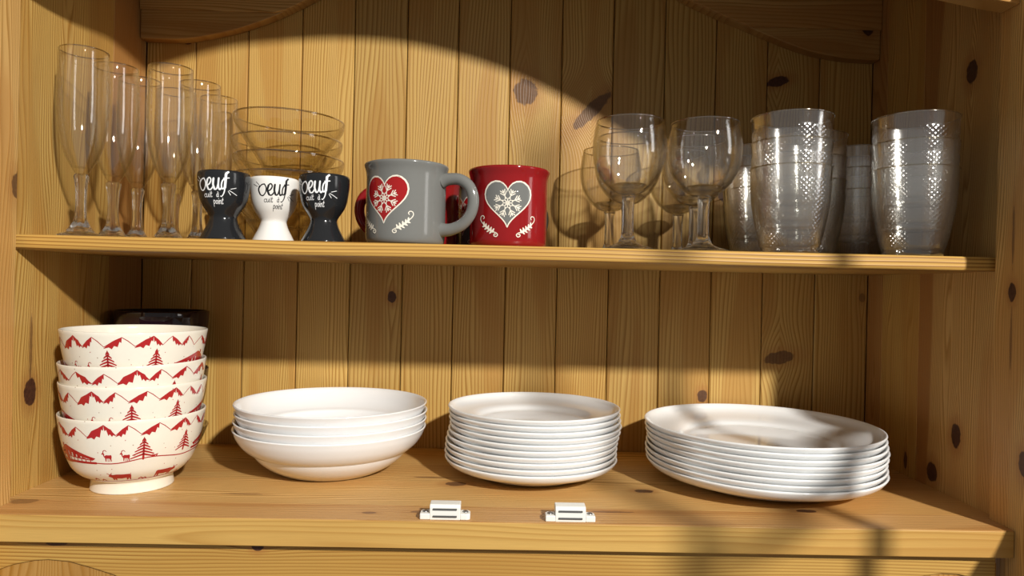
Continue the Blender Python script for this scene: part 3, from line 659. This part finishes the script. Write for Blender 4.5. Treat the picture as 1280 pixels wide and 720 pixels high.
# champagne flutes
FB = spline([(.0052, .0600), (.0085, .0655), (.0135, .0750), (.0178, .0880), (.0208, .1050), (.0223, .1240), (.0224, .1420), (.0218, .1600), (.0212, .1770)], 3)
def flute(label, loc):
    r = root('champagne_flute', label, 'flute', loc, (0, 0, random.uniform(0, 6)), 'champagne flutes at the left end of the shelf')
    bm_obj('bowl', lathe([(0, .0600)] + shell(FB, .0011, .0665), 56), M_FLUTE, r, smooth=True)
    bm_obj('rim', rim_bm(.0207, .1772, .0006), M_RIM, r, smooth=True)
    bm_obj('stem', ribbed_stem(spline([(.0120, .0052), (.0098, .0085), (.0062, .0150), (.0048, .0260), (.0047, .0380), (.0054, .0500), (.0066, .0575), (.0050, .0599)], 3)), M_THICK, r, smooth=True)
    bm_obj('foot', lathe([(0, .0002), (.0175, 0), (.0192, .0006), (.0194, .0016), (.0175, .0026), (.0135, .0042), (.0110, .0051), (0, .0051)], 48), M_THICK, r, smooth=True)
    return r
FL = [((-.4123, -.2010), 'tall champagne flute nearest the left side wall, front of the group'), ((-.4092, -.1510), 'champagne flute second from the left, behind the front one'),
      ((-.4080, -.1050), 'champagne flute third in the row along the left wall'), ((-.3520, -.1530), 'champagne flute standing front right of the group'),
      ((-.3465, -.0960), 'champagne flute just left of the first black egg cup, behind the front right flute'), ((-.3880, -.0620), 'champagne flute at the back, its stem between the others'),
      ((-.3500, -.0350), 'rearmost champagne flute, its rim against the back planks')]
f0 = flute(FL[0][1], (*FL[0][0], ZS + .0002))
for (p, lb) in FL[1:]: dup(f0, (*p, ZS + .0002), (0, 0, random.uniform(0, 6)), lb)
# wine glasses
WB = spline([(.0052, .0530), (.0120, .0548), (.0200, .0605), (.0275, .0690), (.0328, .0800), (.0353, .0920), (.0355, .1020), (.0344, .1130), (.0325, .1236)], 3)
def wine(label, loc):
    r = root('wine_glass', label, 'wine glass', loc, (0, 0, 0), 'round wine glasses')
    bm_obj('bowl', lathe([(0, .0530)] + shell(WB, .0013, .0590), 72), M_WINE, r, smooth=True)
    bm_obj('rim', rim_bm(.0319, .1240, .0007), M_RIM, r, smooth=True)
    bm_obj('thick_bottom', lathe([(0, .0526), (.0055, .0527), (.0120, .0553), (.0188, .0606), (.0170, .0632), (.0110, .0600), (.0060, .0612), (0, .0618)], 48), M_LENS, r, smooth=True)
    bm_obj('stem', ribbed_stem(spline([(.0085, .0085), (.0062, .0130), (.0053, .0200), (.0051, .0350), (.0055, .0480), (.0066, .0524)], 3), amp=.07, facets=8), M_THICK, r, smooth=True)
    bm_obj('foot', lathe([(0, .0003), (.0245, 0), (.0256, .0006), (.0256, .0014), (.0180, .0036), (.0110, .0060), (.0086, .0084), (0, .0084)], 64), M_THICK, r, smooth=True)
    return r
WL = [((.1128, -.2010), 'wine glass at the shelf front beside the red mug'), ((.1863, -.2000), 'wine glass at the shelf front beside the textured tumblers'),
      ((.1245, -.1280), 'wine glass right behind the front left wine glass'), ((.1985, -.1240), 'wine glass right behind the front right wine glass'),
      ((.1174, -.0540), 'rearmost left wine glass, peeping out on the red mug side'), ((.2005, -.0450), 'rearmost right wine glass, its stem between the front two glasses')]
w0 = wine(WL[0][1], (*WL[0][0], ZS + .0002))
for (p, lb) in WL[1:]: dup(w0, (*p, ZS + .0002), (0, 0, random.uniform(0, 6)), lb)
# moulded tumblers: smooth rim band over a net of raised diamonds
TO = [(.0262, 0), (.0272, .0012), (.0285, .0100), (.0320, .0250), (.0358, .0480), (.0366, .0580), (.0374, .0680), (.0382, .0770), (.0387, .0830)]
def tumbler_mesh():
    f = radfn(spline(TO, 4)); bm = bmesh.new(); seg = 240; rows = 72; H = .083; rings = []
    zs = [0] + [H * k / rows for k in range(1, rows + 1)]
    for z in zs:
        ring = []
        env = max(0, min(1, (z - .006) / .003)) * max(0, min(1, (.0715 - z) / .003))
        for k in range(seg):
            th = 2 * pi * k / seg; a = 21 * th + z * 640; b = 21 * th - z * 640
            d = .0010 * abs(sin(a)) ** .7 * abs(sin(b)) ** .7 * env
            r = f(z) - .0007 + d; ring.append(bm.verts.new((r * cos(th), r * sin(th), z)))
        rings.append(ring)
    for r_, z in ((.0386, .0834), (.0383, .0835), (.0380, .0830), (.0372, .0760), (.0362, .0650), (.0348, .0480), (.0308, .0250), (.0270, .0100), (.0240, .0070), (.0120, .0062)):
        rings.append([bm.verts.new((r_ * cos(2 * pi * k / seg), r_ * sin(2 * pi * k / seg), z)) for k in range(seg)])
    for a, b in zip(rings[:-1], rings[1:]):
        for k in range(seg): bm.faces.new((a[k], a[(k + 1) % seg], b[(k + 1) % seg], b[k]))
    bm.faces.new(rings[0][::-1]); bm.faces.new(rings[-1])
    bmesh.ops.recalc_face_normals(bm, faces=bm.faces)
    me = bpy.data.meshes.new('tumbler'); bm.to_mesh(me); bm.free(); me.materials.append(M_TUMB)
    for p in me.polygons: p.use_smooth = True
    return me
tm = tumbler_mesh()
_b = rim_bm(.0383, .0832, .0006); tmr = bpy.data.meshes.new('rim'); bmesh.ops.recalc_face_normals(_b, faces=_b.faces); _b.to_mesh(tmr); _b.free(); tmr.materials.append(M_RIM)
for p in tmr.polygons: p.use_smooth = True
TS = [((.2731, -.1950), 'stack nearest the wine glasses'), ((.3900, -.2040), 'stack by the right side wall, at the front'), ((.3260, -.1150), 'stack half hidden behind the front left one'),
      ((.2945, -.0420), 'stack against the back planks, left of the others'), ((.4130, -.0500), 'stack in the back right corner')]
for si, (p, nm) in enumerate(TS):
    for k in range(3):
        o = link('tumbler', tm, None, loc=(p[0], p[1], ZS + .0003 + .0248 * k), rot=(0, 0, si * 1.3 + k * .7))
        link('rim', tmr, None, o)
        tag(o, 'clear diamond-pattern tumbler, %s of the %s' % (('bottom', 'middle', 'topmost')[k], nm), 'tumbler', 'diamond-pattern tumblers in nested stacks')
